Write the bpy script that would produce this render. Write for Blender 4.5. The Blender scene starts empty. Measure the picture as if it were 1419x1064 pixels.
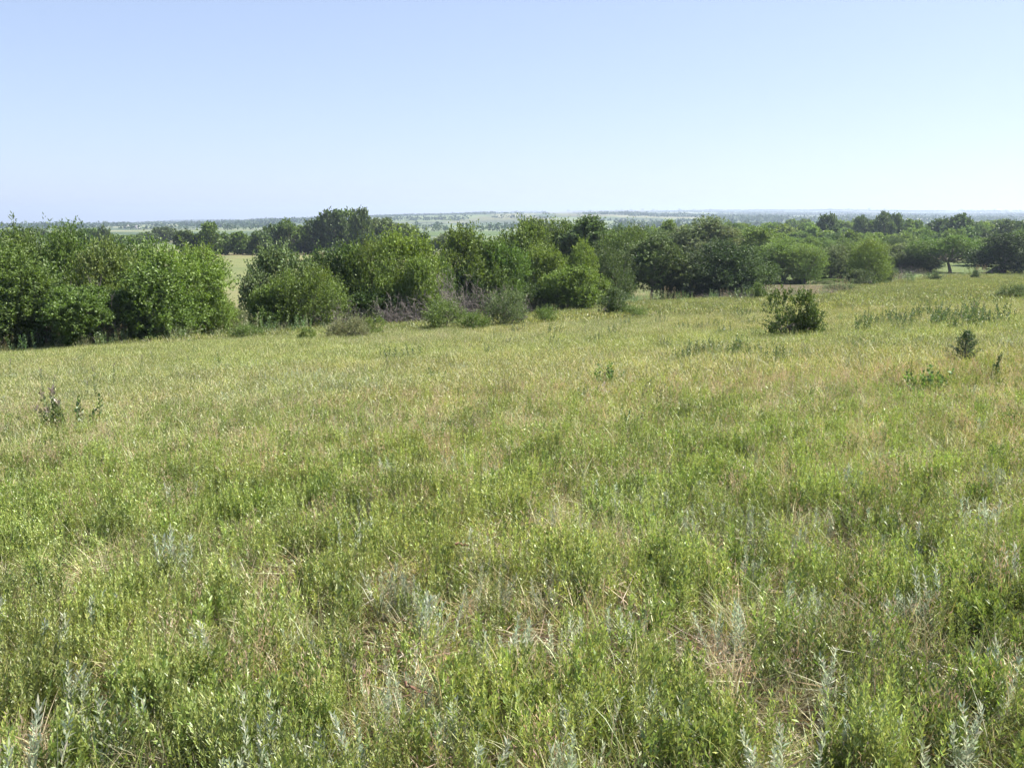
import bpy, math, random
import numpy as np
R = math.radians
rng = np.random.default_rng(7)
random.seed(7)
scene = bpy.context.scene
import time; T0 = time.time()
COL = scene.collection
F, CX, CY = 1363.0, 709.5, 532.0
PITCH = math.atan((532 - 302) / F)
EYE = 1.6

# ------------------------------------------------------------------ noise
def _hash(ix, iy, s):
    h = (ix * 374761393 + iy * 668265263 + s * 1442695041).astype(np.int64) & 0xffffffff
    h = ((h ^ (h >> 13)) * 1274126177) & 0xffffffff
    return ((h ^ (h >> 16)) & 0xffff) / 65535.0
def vnoise(x, y, s=0):
    x = np.asarray(x, float); y = np.asarray(y, float)
    ix = np.floor(x).astype(np.int64); iy = np.floor(y).astype(np.int64)
    fx = x - ix; fy = y - iy
    fx = fx * fx * (3 - 2 * fx); fy = fy * fy * (3 - 2 * fy)
    a = _hash(ix, iy, s); b = _hash(ix + 1, iy, s); c = _hash(ix, iy + 1, s); d = _hash(ix + 1, iy + 1, s)
    return (a * (1 - fx) + b * fx) * (1 - fy) + (c * (1 - fx) + d * fx) * fy
def fbm(x, y, s=0, o=4):
    t = 0; a = 0.5; n = 0
    for k in range(o):
        t = t + a * vnoise(x * 2 ** k, y * 2 ** k, s + k * 17); n += a; a *= 0.5
    return t / n
def sstep(a, b, x):
    t = np.clip((np.asarray(x, float) - a) / (b - a), 0, 1)
    return t * t * (3 - 2 * t)

# ------------------------------------------------------------------ terrain
EX = [-400, -60, -23.4, -13, -4.8, 4.6, 12.3, 16.5, 20.5, 25, 41, 83, 150, 400]
EY = [60, 46, 45, 50, 60, 71, 88, 86, 79, 80, 114, 160, 220, 400]
def edge_y(x): return np.interp(x, EX, EY)
LD = np.log([150, 250, 600, 1000, 1500, 2500, 4000, 6500, 9000])
TT = [-0.60, -0.52, -0.40, -0.30, -0.20, -0.10, 0.0, 0.10, 0.20, 0.36, 0.52, 0.60]
def _rows():
    r2500 = [313, 313, 311, 309, 305, 300.5, 297.5, 298, 300.5, 303, 304, 304]
    r6500 = [311, 311, 309, 306, 303.5, 298.5, 295.2, 293.2, 292.6, 293, 294, 294]
    tab = np.zeros((len(LD), len(TT)))
    for j in range(len(TT)):
        mid = abs(TT[j] + 0.08) < 0.2
        tab[:, j] = [377, 351.5, 326, 318 - (0 if not mid else -2), 315 if TT[j] > -.25 else 316,
                     r2500[j], (r2500[j] * 0.6 + r6500[j] * 0.4), r6500[j], r6500[j] + 1.6]
    return tab
ROWT = _rows()
def far_z(x, y):
    d = np.hypot(x, y)
    az = np.arctan2(x, y)
    t = np.tan(np.clip(az, -0.54, 0.54))
    ld = np.clip(np.log(np.maximum(d, 1)), LD[0], LD[-1])
    fi = np.clip(np.interp(ld, LD, np.arange(len(LD))), 0, len(LD) - 1.001)
    fj = np.clip(np.interp(t, TT, np.arange(len(TT))), 0, len(TT) - 1.001)
    i = fi.astype(int); j = fj.astype(int); a = fi - i; b = fj - j
    a = a * a * (3 - 2 * a) * .5 + a * .5
    b = b * b * (3 - 2 * b) * .5 + b * .5
    row = (ROWT[i, j] * (1 - a) + ROWT[i + 1, j] * a) * (1 - b) + (ROWT[i, j + 1] * (1 - a) + ROWT[i + 1, j + 1] * a) * b
    z = EYE - (row - 302) / F * np.maximum(d, 150)
    z = z + (fbm(x / 700, y / 700, 5) - .5) * np.clip((d - 900) / 2500, 0, 1) * 12
    return z
def ground(x, y):
    x = np.asarray(x, float); y = np.asarray(y, float)
    d = np.hypot(x, y)
    zp = -(0.077 * y - 0.05 * x)
    zp = np.minimum(zp, 2.5 + 0.2 * (zp - 2.5))
    zp = zp + (fbm(x / 9, y / 9, 3, 3) - .5) * 0.35 * np.clip(d / 12, 0, 1)
    u = y - edge_y(x)
    notch = 2.6 * sstep(1, 12, u) * (1 - sstep(20, 45, u)) * (1 - sstep(6, 16, x))
    zp = zp - notch + .6 * np.exp(-((x - 31) / 12) ** 2 - ((y - 116) / 15) ** 2)
    fz = far_z(x, y)
    k = 0.6
    m = np.maximum(zp, fz) + k * np.exp(-np.abs(zp - fz) / k) * 0.5
    w = sstep(160, 230, d)
    inner = m
    front = (y > 0) | (d < 120)
    z = inner * (1 - w) + fz * w
    return z
def G(x, y): return float(ground(np.array([x]), np.array([y]))[0])
def ray(px, py):
    a = (px - CX) / F; b = -(py - CY) / F
    c, s = math.cos(PITCH), math.sin(PITCH)
    return a, c + b * s, -s + b * c
def at(px, py, Y):
    a, b, c = ray(px, py)
    return a / b * Y, Y, EYE + c / b * Y
HITY = np.geomspace(1.2, 600, 1500)
def hit(px, py):
    a, b, c = ray(px, py)
    Y = HITY; x = a / b * Y; gz = ground(x, Y); k = (EYE + c / b * Y) <= gz + .2      # .2: the grass hides the foot
    i = int(np.argmax(k)) if k.any() else len(Y) - 1
    return float(x[i]), float(Y[i]), float(gz[i])

# ------------------------------------------------------------------ helpers
def tag(o, label=None, cat=None, group=None, kind=None):
    if label: o['label'] = label
    if cat: o['category'] = cat
    if group: o['group'] = group
    if kind: o['kind'] = kind
    return o
def mesh_from(name, V, Fq, col=None, mat=None, smooth=False):
    V = np.asarray(V, np.float32); me = bpy.data.meshes.new(name)
    n = len(V); Fq = np.asarray(Fq, np.int32); k = Fq.shape[1]; m = len(Fq)
    me.vertices.add(n); me.vertices.foreach_set('co', V.ravel())
    me.loops.add(m * k); me.loops.foreach_set('vertex_index', Fq.ravel())
    me.polygons.add(m); me.polygons.foreach_set('loop_start', np.arange(m, dtype=np.int32) * k)
    me.update(calc_edges=True)
    if col is not None:
        col = np.asarray(col, np.float32)
        c4 = np.ones((n, 4), np.float32); c4[:, :3] = col
        at_ = me.color_attributes.new('Col', 'FLOAT_COLOR', 'POINT'); at_.data.foreach_set('color', c4.ravel())
    if smooth: me.polygons.foreach_set('use_smooth', np.ones(m, bool))
    if mat: me.materials.append(mat)
    return me
def mobj(name, me, parent=None, link=True):
    o = bpy.data.objects.new(name, me)
    if link: COL.objects.link(o)
    if parent: o.parent = parent
    return o
def empty(name, loc, rz=0):
    o = bpy.data.objects.new(name, None); COL.objects.link(o)
    o.location = loc; o.rotation_euler = (0, 0, rz); o.empty_display_size = .2
    return o
class Acc:
    def __init__(s): s.V = []; s.F = []; s.C = []; s.n = 0
    def add(s, V, Fq, C):
        s.V.append(V); s.F.append(Fq + s.n); s.C.append(C); s.n += len(V)
    def mesh(s, name, mat, smooth=False):
        return mesh_from(name, np.vstack(s.V), np.vstack(s.F), np.vstack(s.C), mat, smooth)
def norm(v): return v / np.maximum(np.linalg.norm(v, axis=-1, keepdims=True), 1e-9)
def leaves(acc, P, D, L, W, C, fold=0.25, g=rng):
    n = len(P); D = norm(D)
    r = norm(g.normal(size=(n, 3))); S = norm(np.cross(D, r)); N = np.cross(D, S)
    L = np.broadcast_to(L, (n,))[:, None]; W = np.broadcast_to(W, (n,))[:, None]
    mid = P + D * L * .45
    V = np.stack([P, mid + S * W * .5 + N * W * fold, P + D * L - N * L * .12, mid - S * W * .5 + N * W * fold], 1).reshape(-1, 3)
    Fq = np.arange(n * 4).reshape(n, 4)
    acc.add(V, Fq, np.repeat(np.broadcast_to(C, (n, 3)), 4, 0))
def blades(acc, P, D, H, W, bend, C0, C1, segs=4, g=rng):
    n = len(P); D = norm(D); az = g.uniform(0, 2 * np.pi, n)
    hd = np.stack([np.cos(az), np.sin(az), 0 * az], 1)
    lead = norm(D * [1, 1, 0] + hd * .3)
    S = norm(np.cross(D, hd)); H = np.broadcast_to(H, (n,)); W = np.broadcast_to(W, (n,)); bend = np.broadcast_to(bend, (n,))
    V = []; C = []
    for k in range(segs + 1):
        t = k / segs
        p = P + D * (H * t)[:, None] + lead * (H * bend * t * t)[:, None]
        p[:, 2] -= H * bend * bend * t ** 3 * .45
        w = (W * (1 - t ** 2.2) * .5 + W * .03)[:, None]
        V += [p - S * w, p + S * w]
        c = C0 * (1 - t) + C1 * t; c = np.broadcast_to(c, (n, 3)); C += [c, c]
    V = np.stack(V, 1).reshape(-1, 3); C = np.stack(C, 1).reshape(-1, 3)
    base = np.arange(n)[:, None] * (2 * (segs + 1))
    Fq = np.concatenate([base + np.array([2 * k, 2 * k + 1, 2 * k + 3, 2 * k + 2]) for k in range(segs)], 0)
    acc.add(V, Fq, C)
def tube(acc, pts, rad, C, sides=6):
    pts = np.asarray(pts, float); m = len(pts); V = []
    t = norm(np.gradient(pts, axis=0)); a = np.array([.31, .52, .79]) if abs(t[0][2]) < .8 else np.array([1., .1, 0])
    for i in range(m):
        s = norm(np.cross(t[i], a)); n_ = np.cross(t[i], s)
        th = np.arange(sides) * 2 * np.pi / sides
        V.append(pts[i] + rad[i] * (np.cos(th)[:, None] * s + np.sin(th)[:, None] * n_))
    V = np.vstack(V)
    Fq = [[i * sides + j, i * sides + (j + 1) % sides, (i + 1) * sides + (j + 1) % sides, (i + 1) * sides + j]
          for i in range(m - 1) for j in range(sides)]
    acc.add(V, np.array(Fq), np.broadcast_to(C, (len(V), 3)))

# ------------------------------------------------------------------ materials
def new_mat(name):
    m = bpy.data.materials.new(name); m.use_nodes = True; nt = m.node_tree; nt.nodes.clear()
    out = nt.nodes.new('ShaderNodeOutputMaterial'); return m, nt, out
def leaf_mat(name, transl=.38, gloss=.06, rough=.45, instancer=False, objcol=True):
    m, nt, out = new_mat(name); N = nt.nodes.new; L = nt.links.new
    a = N('ShaderNodeVertexColor'); a.layer_name = 'Col'; col = a.outputs['Color']
    def mul(c1, c2):
        x = N('ShaderNodeMix'); x.data_type = 'RGBA'; x.blend_type = 'MULTIPLY'; x.inputs[0].default_value = 1
        L(c1, x.inputs[6]); L(c2, x.inputs[7]); return x.outputs[2]
    if objcol:
        oi = N('ShaderNodeObjectInfo'); col = mul(col, oi.outputs['Color'])
    if instancer:
        at_ = N('ShaderNodeAttribute'); at_.attribute_type = 'INSTANCER'; at_.attribute_name = 'tint'; col = mul(col, at_.outputs['Color'])
    d = N('ShaderNodeBsdfDiffuse'); t = N('ShaderNodeBsdfTranslucent'); L(col, d.inputs[0])
    hs = N('ShaderNodeHueSaturation'); hs.inputs['Saturation'].default_value = 1.12; hs.inputs['Value'].default_value = 1.15; L(col, hs.inputs['Color']); L(hs.outputs[0], t.inputs[0])
    mx = N('ShaderNodeMixShader'); mx.inputs[0].default_value = transl; L(d.outputs[0], mx.inputs[1]); L(t.outputs[0], mx.inputs[2])
    g = N('ShaderNodeBsdfGlossy'); g.inputs['Roughness'].default_value = rough; g.inputs[0].default_value = (.9, .95, .9, 1)
    m2 = N('ShaderNodeMixShader'); m2.inputs[0].default_value = gloss; L(mx.outputs[0], m2.inputs[1]); L(g.outputs[0], m2.inputs[2])
    L(m2.outputs[0], out.inputs[0]); return m
M_leaf = leaf_mat('tree_foliage', .34, .03, .55); M_grass = leaf_mat('meadow_blades', .36, .06, .5, True, False)
M_weed = leaf_mat('weed_leaves', .4, .05, .5)
def plain(name, base, rough=.85, scale=12, amt=.35):
    m, nt, out = new_mat(name); N = nt.nodes.new; L = nt.links.new
    p = N('ShaderNodeBsdfPrincipled'); p.inputs['Roughness'].default_value = rough
    tc = N('ShaderNodeTexCoord'); n = N('ShaderNodeTexNoise'); n.inputs['Scale'].default_value = scale; n.inputs['Detail'].default_value = 6
    L(tc.outputs['Object'], n.inputs['Vector'])
    r = N('ShaderNodeValToRGB'); r.color_ramp.elements[0].position = .3; r.color_ramp.elements[1].position = .7
    r.color_ramp.elements[0].color = (*[c * (1 - amt) for c in base], 1); r.color_ramp.elements[1].color = (*[min(1, c * (1 + amt)) for c in base], 1)
    L(n.outputs[0], r.inputs[0]); L(r.outputs[0], p.inputs['Base Color'])
    b = N('ShaderNodeBump'); b.inputs['Strength'].default_value = .5; b.inputs['Distance'].default_value = .02; L(n.outputs[0], b.inputs['Height']); L(b.outputs[0], p.inputs['Normal'])
    L(p.outputs[0], out.inputs[0]); return m
M_bark = plain('bark', (.17, .145, .12)); M_dead = plain('dead_wood', (.165, .145, .13), scale=6)
M_log = plain('weathered_log', (.34, .31, .28)); M_wall = plain('white_siding', (.6, .6, .58), .6, 1, .06); M_roof = plain('grey_roofing', (.28, .27, .27), .7, 2, .15)
M_win = plain('dark_glass', (.04, .05, .06), .2, 2, .1); M_cow = plain('dark_hide', (.03, .022, .018), .8, 3, .3)

def ground_mat():
    m, nt, out = new_mat('prairie_ground'); N = nt.nodes.new; L = nt.links.new
    a = N('ShaderNodeVertexColor'); a.layer_name = 'Col'
    tc = N('ShaderNodeTexCoord')
    def noise(s, dt=5):
        n = N('ShaderNodeTexNoise'); n.inputs['Scale'].default_value = s; n.inputs['Detail'].default_value = dt; n.inputs['Roughness'].default_value = .65
        L(tc.outputs['Object'], n.inputs['Vector']); return n.outputs[0]
    def over(c, n, lo, hi, blend='MULTIPLY'):
        r = N('ShaderNodeValToRGB'); r.color_ramp.elements[0].position = .32; r.color_ramp.elements[1].position = .68
        r.color_ramp.elements[0].color = (*lo, 1); r.color_ramp.elements[1].color = (*hi, 1); L(n, r.inputs[0])
        x = N('ShaderNodeMix'); x.data_type = 'RGBA'; x.blend_type = blend; x.inputs[0].default_value = 1
        L(c, x.inputs[6]); L(r.outputs[0], x.inputs[7]); return x.outputs[2]
    c = over(a.outputs['Color'], noise(.035, 8), (.78, .86, .8), (1.2, 1.12, 1.1))
    c = over(c, noise(.6, 6), (.75, .8, .75), (1.2, 1.15, 1.1))
    c = over(c, noise(9, 6), (.6, .62, .6), (1.3, 1.3, 1.3))
    p = N('ShaderNodeBsdfPrincipled'); p.inputs['Roughness'].default_value = 1; p.inputs['Specular IOR Level'].default_value = .1
    L(c, p.inputs['Base Color'])
    b = N('ShaderNodeBump'); b.inputs['Strength'].default_value = .6; b.inputs['Distance'].default_value = .08; L(noise(6, 8), b.inputs['Height']); L(b.outputs[0], p.inputs['Normal'])
    L(p.outputs[0], out.inputs[0]); return m

# ------------------------------------------------------------------ ground sheet
def build_ground():
    azf = np.concatenate([np.linspace(-.7, .7, 361), np.linspace(.7, 2 * np.pi - .7, 122)[1:-1]])
    rr = np.concatenate([[0.0], np.geomspace(1.0, 8600, 330)])
    A, Rr = np.meshgrid(azf, rr); x = Rr * np.sin(A); y = Rr * np.cos(A); z = ground(x, y)
    d = Rr
    u = y - edge_y(x)
    c = np.zeros(x.shape + (3,))
    near = np.array([.075, .075, .035]); past = np.array([.215, .19, .115]); green = np.array([.115, .16, .06])
    far1 = np.array([.15, .185, .10]); blue = np.array([.06, .09, .065]); brown = np.array([.13, .105, .085]); field = np.array([.09, .13, .055])
    c[:] = near
    mix = lambda c, k, w: c * (1 - w[..., None]) + k * w[..., None]
    c = mix(c, green, sstep(0, 6, u) * .7)
    c = mix(c, past, sstep(18, 40, u) * (x < 25)); c = mix(c, np.array([.15, .165, .075]), sstep(.42, .6, fbm(x / 22, y / 45, 91)) * .55 * (u > 18) * (d < 420)); c = mix(c, np.array([.24, .18, .12]), sstep(.55, .68, fbm(x / 9, y / 30, 92)) * .6 * (u > 18) * (d < 420))
    c = mix(c, green, sstep(.40, .62, fbm(x / 30, y / 30, 21)) * .45 * sstep(60, 120, d))
    far = sstep(260, 420, d)
    c = mix(c, far1, far)
    t = x / np.maximum(y, 1)
    q = fbm(t * 9 + 3, np.log(np.maximum(d, 1)) * 9, 31, 3)
    c = mix(c, blue, far * sstep(.50, .56, q) * .85)
    q2 = vnoise(t * 14 + 9, np.log(np.maximum(d, 1)) * 13, 41)
    c = mix(c, brown, sstep(1500, 2600, d) * sstep(.58, .64, q2) * .8)
    c = mix(c, np.array([.22, .22, .15]), far * sstep(.70, .75, vnoise(t * 17, np.log(np.maximum(d, 1)) * 11 + 4, 51)) * .8)
    c = mix(c, field, ((t > -.13) & (t < .05) & (d > 620) & (d < 1000)) * 1.0)
    # bare red-brown soil beside the draw on the right
    e = ((x - .27 * y) / 8.5) ** 2 + ((y - 102) / 23) ** 2 + (fbm(x / 3, y / 5, 61) - .5) * .9
    c = mix(c, np.array([.10, .085, .055]), (1 - sstep(.75, 1.15, e)))
    n0, n1 = x.shape
    V = np.stack([x, y, z], -1).reshape(-1, 3)
    I = np.arange(n0 * n1).reshape(n0, n1); I2 = np.roll(I, -1, axis=1)
    Fq = np.stack([I[:-1], I[1:], I2[1:], I2[:-1]], -1).reshape(-1, 4)
    Fq = Fq[n1:]
    # fill the innermost disc
    me = mesh_from('ground', V, np.vstack([Fq]), c.reshape(-1, 3), ground_mat(), True)
    import bmesh
    bm = bmesh.new(); bm.from_mesh(me); bm.verts.ensure_lookup_table()
    bm.faces.new([bm.verts[int(i)] for i in I[1]][::-1])
    loose = [v for v in bm.verts if not v.link_faces]
    bmesh.ops.delete(bm, geom=loose, context='VERTS')
    bmesh.ops.recalc_face_normals(bm, faces=bm.faces)
    if sum(f.normal.z for f in list(bm.faces)[:50]) < 0: bmesh.ops.reverse_faces(bm, faces=bm.faces)
    bm.to_mesh(me); bm.free()
    tag(mobj('ground', me), 'rolling prairie pasture sloping down to a wooded draw', 'ground', kind='structure')
build_ground()

# ------------------------------------------------------------------ plants for the meadow
def g3(c, s, n, g): return np.clip(np.array(c) * (1 + g.normal(0, s, (n, 1))) * (1 + g.normal(0, s * .35, (n, 3))), .01, .9)
def updir(n, lean, g):
    az = g.uniform(0, 2 * np.pi, n); l = g.uniform(0, lean, n)
    return norm(np.stack([np.cos(az) * l, np.sin(az) * l, np.ones(n)], 1))
GREEN = (.228, .256, .074); LIME = (.368, .418, .112); TAN = (.56, .50, .29); SILVER = (.40, .445, .31); BROWN = (.25, .18, .12); OLIVE = (.27, .27, .10)
def disc(n, r, g):
    a = g.uniform(0, 2 * np.pi, n); q = r * np.sqrt(g.uniform(0, 1, n)); return np.stack([np.cos(a) * q, np.sin(a) * q, 0 * a - .02], 1)
def grass_tuft(seed, dry=False):
    g = np.random.default_rng(seed); a = Acc(); n = 44
    c = g3(TAN if dry else GREEN, .22, n, g); mixd = g.random(n) < (.2 if dry else .2)
    c[mixd] = g3(GREEN if dry else TAN, .2, int(mixd.sum()), g)
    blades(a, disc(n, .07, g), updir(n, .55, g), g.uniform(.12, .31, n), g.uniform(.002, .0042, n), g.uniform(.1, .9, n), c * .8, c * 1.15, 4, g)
    return a
def seed_stalks(seed):
    g = np.random.default_rng(seed); a = Acc(); n = 7; P = disc(n, .08, g); D = updir(n, .3, g); H = g.uniform(.26, .42, n); c = g3((.42, .33, .19), .15, n, g)
    blades(a, P, D, H, .0025, .15, c, c, 4, g)
    for i in range(n):
        m = 14; tt = g.uniform(.72, 1.0, m)
        Q = P[i] + D[i] * (H[i] * tt)[:, None] + g.normal(0, .008, (m, 3)); leaves(a, Q, updir(m, .9, g), g.uniform(.012, .028, m), .003, g3((.50, .37, .25), .2, m, g), g=g)
    n = 20; c = g3(GREEN, .2, n, g); blades(a, disc(n, .07, g), updir(n, .6, g), g.uniform(.12, .3, n), .004, g.uniform(.2, .8, n), c, c, 3, g)
    return a
def stemmy(seed, nst, hh, lsz, lw, colr, stemc, step, spread=.05, upness=1.0, lean=.25, tipc=None):
    g = np.random.default_rng(seed); a = Acc(); P0 = disc(nst, spread, g); D0 = updir(nst, lean, g); H = g.uniform(hh * .65, hh, nst)
    blades(a, P0, D0, H, lw * .35 + .0015, .1, np.array(stemc), np.array(stemc), 3, g)
    for i in range(nst):
        m = int(H[i] / step); tt = np.linspace(.12, 1, m); az = np.arange(m) * 2.4 + g.uniform(0, 6)
        P = P0[i] + D0[i] * (H[i] * tt)[:, None]
        out = np.stack([np.cos(az), np.sin(az), 0 * az], 1) * (1 - .45 * tt[:, None]) + np.array([0, 0, 1]) * upness * (.45 + .7 * tt[:, None]) + g.normal(0, .2, (m, 3))
        c = g3(colr, .16, m, g)
        if tipc is not None: w = sstep(.8, .95, tt)[:, None]; c = c * (1 - w) + np.array(tipc) * w
        leaves(a, P, out, lsz * g.uniform(.6, 1.2, m) * (1.1 - .45 * tt), lw, c, g=g)
    return a
def forb(seed): return stemmy(seed, [6, 9, 12][seed % 3], [.24, .31, .36][seed % 3], [.034, .042, .03][seed % 3], [.0062, .008, .0055][seed % 3], [LIME, (.238, .305, .085), (.308, .368, .105)][seed % 3], (.2, .22, .08), .0055, .08)
def sage(seed): return stemmy(seed, 7, .34, .044, .0066, SILVER, (.36, .38, .29), .0052, .08, .95, .35)
def fine(seed):
    g = np.random.default_rng(seed); a = Acc(); n = 70; c = g3((.36, .38, .13), .28, n, g); k = g.random(n) < .35; c[k] = g3((.42, .40, .20), .2, int(k.sum()), g)
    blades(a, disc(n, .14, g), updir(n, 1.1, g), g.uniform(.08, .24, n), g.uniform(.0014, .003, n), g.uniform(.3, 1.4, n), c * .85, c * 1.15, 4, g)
    m = 60; P = disc(m, .14, g); P[:, 2] = g.uniform(.02, .2, m); leaves(a, P, updir(m, 2., g), g.uniform(.012, .028, m), .006, g3((.27, .35, .08), .25, m, g), g=g)
    return a
def litter(seed):
    g = np.random.default_rng(seed); a = Acc(); n = 40; P = disc(n, .16, g); P[:, 2] = g.uniform(0, .09, n); D = norm(np.stack([g.normal(size=n), g.normal(size=n), g.uniform(0, .45, n)], 1))
    c = g3(BROWN, .3, n, g); k = g.random(n) < .5; c[k] = g3((.42, .35, .24), .2, int(k.sum()), g)
    blades(a, P, D, g.uniform(.1, .28, n), .004, g.uniform(0, .3, n), c, c, 3, g); return a
def patch(seed, r, n, h, w, cols, segs=2):
    g = np.random.default_rng(seed); a = Acc(); c = np.zeros((n, 3)); k = g.choice(len(cols), n, p=[q[1] for q in cols])
    for i, (cc, _) in enumerate(cols): c[k == i] = g3(cc, .16, int((k == i).sum()), g)
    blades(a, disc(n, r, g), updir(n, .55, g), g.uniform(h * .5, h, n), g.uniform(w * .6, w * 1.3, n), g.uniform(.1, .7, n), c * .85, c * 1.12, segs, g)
    m = n // 2; P = disc(m, r, g); P[:, 2] = g.uniform(h * .3, h * .85, m)
    leaves(a, P, updir(m, 1.2, g), g.uniform(.02, .05, m) * (w / .008), w * 1.2, g3(cols[0][0], .2, m, g), g=g)
    return a
MEADOW = [(GREEN, .28), (LIME, .24), (TAN, .30), (SILVER, .08), (OLIVE, .10)]

def scatter(name, label, cat, gens, P, S, TINT, flat=None):
    """one stuff object: a vertex per plant, plants put on it by geometry nodes"""
    src = bpy.data.collections.new(name + '_plants')
    for i, a in enumerate(gens):
        o = bpy.data.objects.new(name + '_plant', a.mesh(name + '_plant', M_grass)); src.objects.link(o)
    n = len(P); me = bpy.data.meshes.new(name); me.vertices.add(n); me.vertices.foreach_set('co', P.astype(np.float32).ravel())
    g = rng
    for nm, ty, arr, key in (('rot', 'FLOAT_VECTOR', np.stack([g.normal(0, .1, n), g.normal(0, .1, n), g.uniform(0, 6.283, n)], 1), 'vector'),
                             ('scl', 'FLOAT', S, 'value'), ('kindex', 'INT', g.integers(0, len(gens), n), 'value')):
        at_ = me.attributes.new(nm, ty, 'POINT'); at_.data.foreach_set(key, np.ascontiguousarray(arr, np.int32 if ty == 'INT' else np.float32).ravel())
    c4 = np.ones((n, 4), np.float32); c4[:, :3] = TINT; at_ = me.attributes.new('tint', 'FLOAT_COLOR', 'POINT'); at_.data.foreach_set('color', c4.ravel())
    me.materials.append(M_grass)
    o = mobj(name, me); tag(o, label, cat, kind='stuff')
    ng = bpy.data.node_groups.new(name + '_scatter', 'GeometryNodeTree')
    ng.interface.new_socket('Geometry', in_out='INPUT', socket_type='NodeSocketGeometry'); ng.interface.new_socket('Geometry', in_out='OUTPUT', socket_type='NodeSocketGeometry')
    N = ng.nodes.new; L = ng.links.new
    gi = N('NodeGroupInput'); go = N('NodeGroupOutput'); ci = N('GeometryNodeCollectionInfo'); ci.inputs['Collection'].default_value = src
    ci.inputs['Separate Children'].default_value = True; ci.inputs['Reset Children'].default_value = True
    ip = N('GeometryNodeInstanceOnPoints'); ip.inputs['Pick Instance'].default_value = True
    def named(nm, ty):
        q = N('GeometryNodeInputNamedAttribute'); q.data_type = ty; q.inputs['Name'].default_value = nm; return q.outputs['Attribute']
    L(gi.outputs[0], ip.inputs['Points']); L(ci.outputs[0], ip.inputs['Instance']); L(named('kindex', 'INT'), ip.inputs['Instance Index'])
    e2r = N('FunctionNodeEulerToRotation'); L(named('rot', 'FLOAT_VECTOR'), e2r.inputs[0]); L(e2r.outputs[0], ip.inputs['Rotation'])
    L(named('scl', 'FLOAT'), ip.inputs['Scale']); L(ip.outputs[0], go.inputs[0])
    md = o.modifiers.new('scatter', 'NODES'); md.node_group = ng
    return o
def sample(d0, d1, dens, falloff=0.0, side=.62, pad=1.2):
    A = (d1 ** 2 - d0 ** 2) * side + 2 * pad * (d1 - d0); n = int(A * dens)
    y = np.sqrt(rng.uniform(d0 ** 2, d1 ** 2, n)); x = rng.uniform(-1, 1, n) * (y * side + pad)
    return x, y
def patchy(x, y, sc, seed, lo, hi): return sstep(lo, hi, fbm(x / sc, y / sc, seed))
def tints(x, y, n):
    """broad drifts of greener, browner and paler growth across the slope"""
    q = fbm(x / 4, y / 8, 71); q2 = fbm(x / 2.2, y / 2.2, 72); q3 = fbm(x / 18, y / 9, 73)
    t = np.ones((len(x), 3))
    w = sstep(.48, .68, q)[:, None]; t = t * (1 - w) + np.array([1.10, 1.05, .98]) * w; w = sstep(.52, .36, q)[:, None]; t = t * (1 - w * .5) + np.array([.90, .93, .82]) * w * .5
    w = sstep(.54, .70, q3)[:, None]; t = t * (1 - w * .8) + np.array([1.0, 1.05, .86]) * w * .8
    w = sstep(.60, .78, q2)[:, None]; t = t * (1 - w * .7) + np.array([1.08, 1.0, .92]) * w * .7
    w = sstep(.56, .7, vnoise(x / .35, y / .35, 74))[:, None]; t = t * (1 - .25 * w)
    return t * rng.uniform(.74, 1.22, (len(x), 1))
def keepout(x, y):
    u = y - edge_y(x); k = u < 4
    return k & ~((((x - .27 * y) / 8) ** 2 + ((y - 102) / 22) ** 2) < 1)
def sc(name, label, cat, gens, xy, mask=None, s=(.75, 1.25)):
    x, y = xy; k = keepout(x, y)
    if mask is not None: k &= rng.random(len(x)) < mask(x, y)
    x, y = x[k], y[k]; z = ground(x, y)
    return scatter(name, label, cat, gens, np.stack([x, y, z], 1), rng.uniform(*s, len(x)), tints(x, y, len(x)))
NR = 15
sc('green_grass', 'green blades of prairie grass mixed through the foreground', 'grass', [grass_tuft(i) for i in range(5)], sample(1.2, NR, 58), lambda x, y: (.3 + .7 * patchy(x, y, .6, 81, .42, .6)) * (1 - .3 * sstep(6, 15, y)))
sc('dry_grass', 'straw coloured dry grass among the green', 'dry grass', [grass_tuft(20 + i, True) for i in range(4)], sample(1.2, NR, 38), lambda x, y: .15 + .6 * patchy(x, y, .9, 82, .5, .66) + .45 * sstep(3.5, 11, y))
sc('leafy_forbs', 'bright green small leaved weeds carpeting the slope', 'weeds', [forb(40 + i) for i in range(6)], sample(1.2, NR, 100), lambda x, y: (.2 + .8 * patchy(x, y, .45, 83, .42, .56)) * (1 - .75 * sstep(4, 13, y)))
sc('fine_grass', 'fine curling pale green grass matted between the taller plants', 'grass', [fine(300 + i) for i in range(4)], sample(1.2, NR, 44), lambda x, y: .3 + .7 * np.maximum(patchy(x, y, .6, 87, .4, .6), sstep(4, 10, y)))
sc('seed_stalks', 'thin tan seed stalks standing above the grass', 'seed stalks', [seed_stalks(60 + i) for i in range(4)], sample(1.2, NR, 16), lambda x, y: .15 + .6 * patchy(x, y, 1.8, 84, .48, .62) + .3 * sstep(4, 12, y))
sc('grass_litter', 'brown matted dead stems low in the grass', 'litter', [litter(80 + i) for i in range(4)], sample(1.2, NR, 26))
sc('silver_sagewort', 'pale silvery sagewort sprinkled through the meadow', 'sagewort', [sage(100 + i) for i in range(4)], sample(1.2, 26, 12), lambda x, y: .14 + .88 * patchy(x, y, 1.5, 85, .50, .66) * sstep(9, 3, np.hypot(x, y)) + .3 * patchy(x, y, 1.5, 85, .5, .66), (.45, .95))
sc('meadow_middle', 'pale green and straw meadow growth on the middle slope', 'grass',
   [patch(120 + i, .30, 130, .30, .0075, MEADOW, 3) for i in range(5)], sample(7, 48, 13.0), lambda x, y: sstep(6, 14, y), (.8, 1.25))
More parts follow.
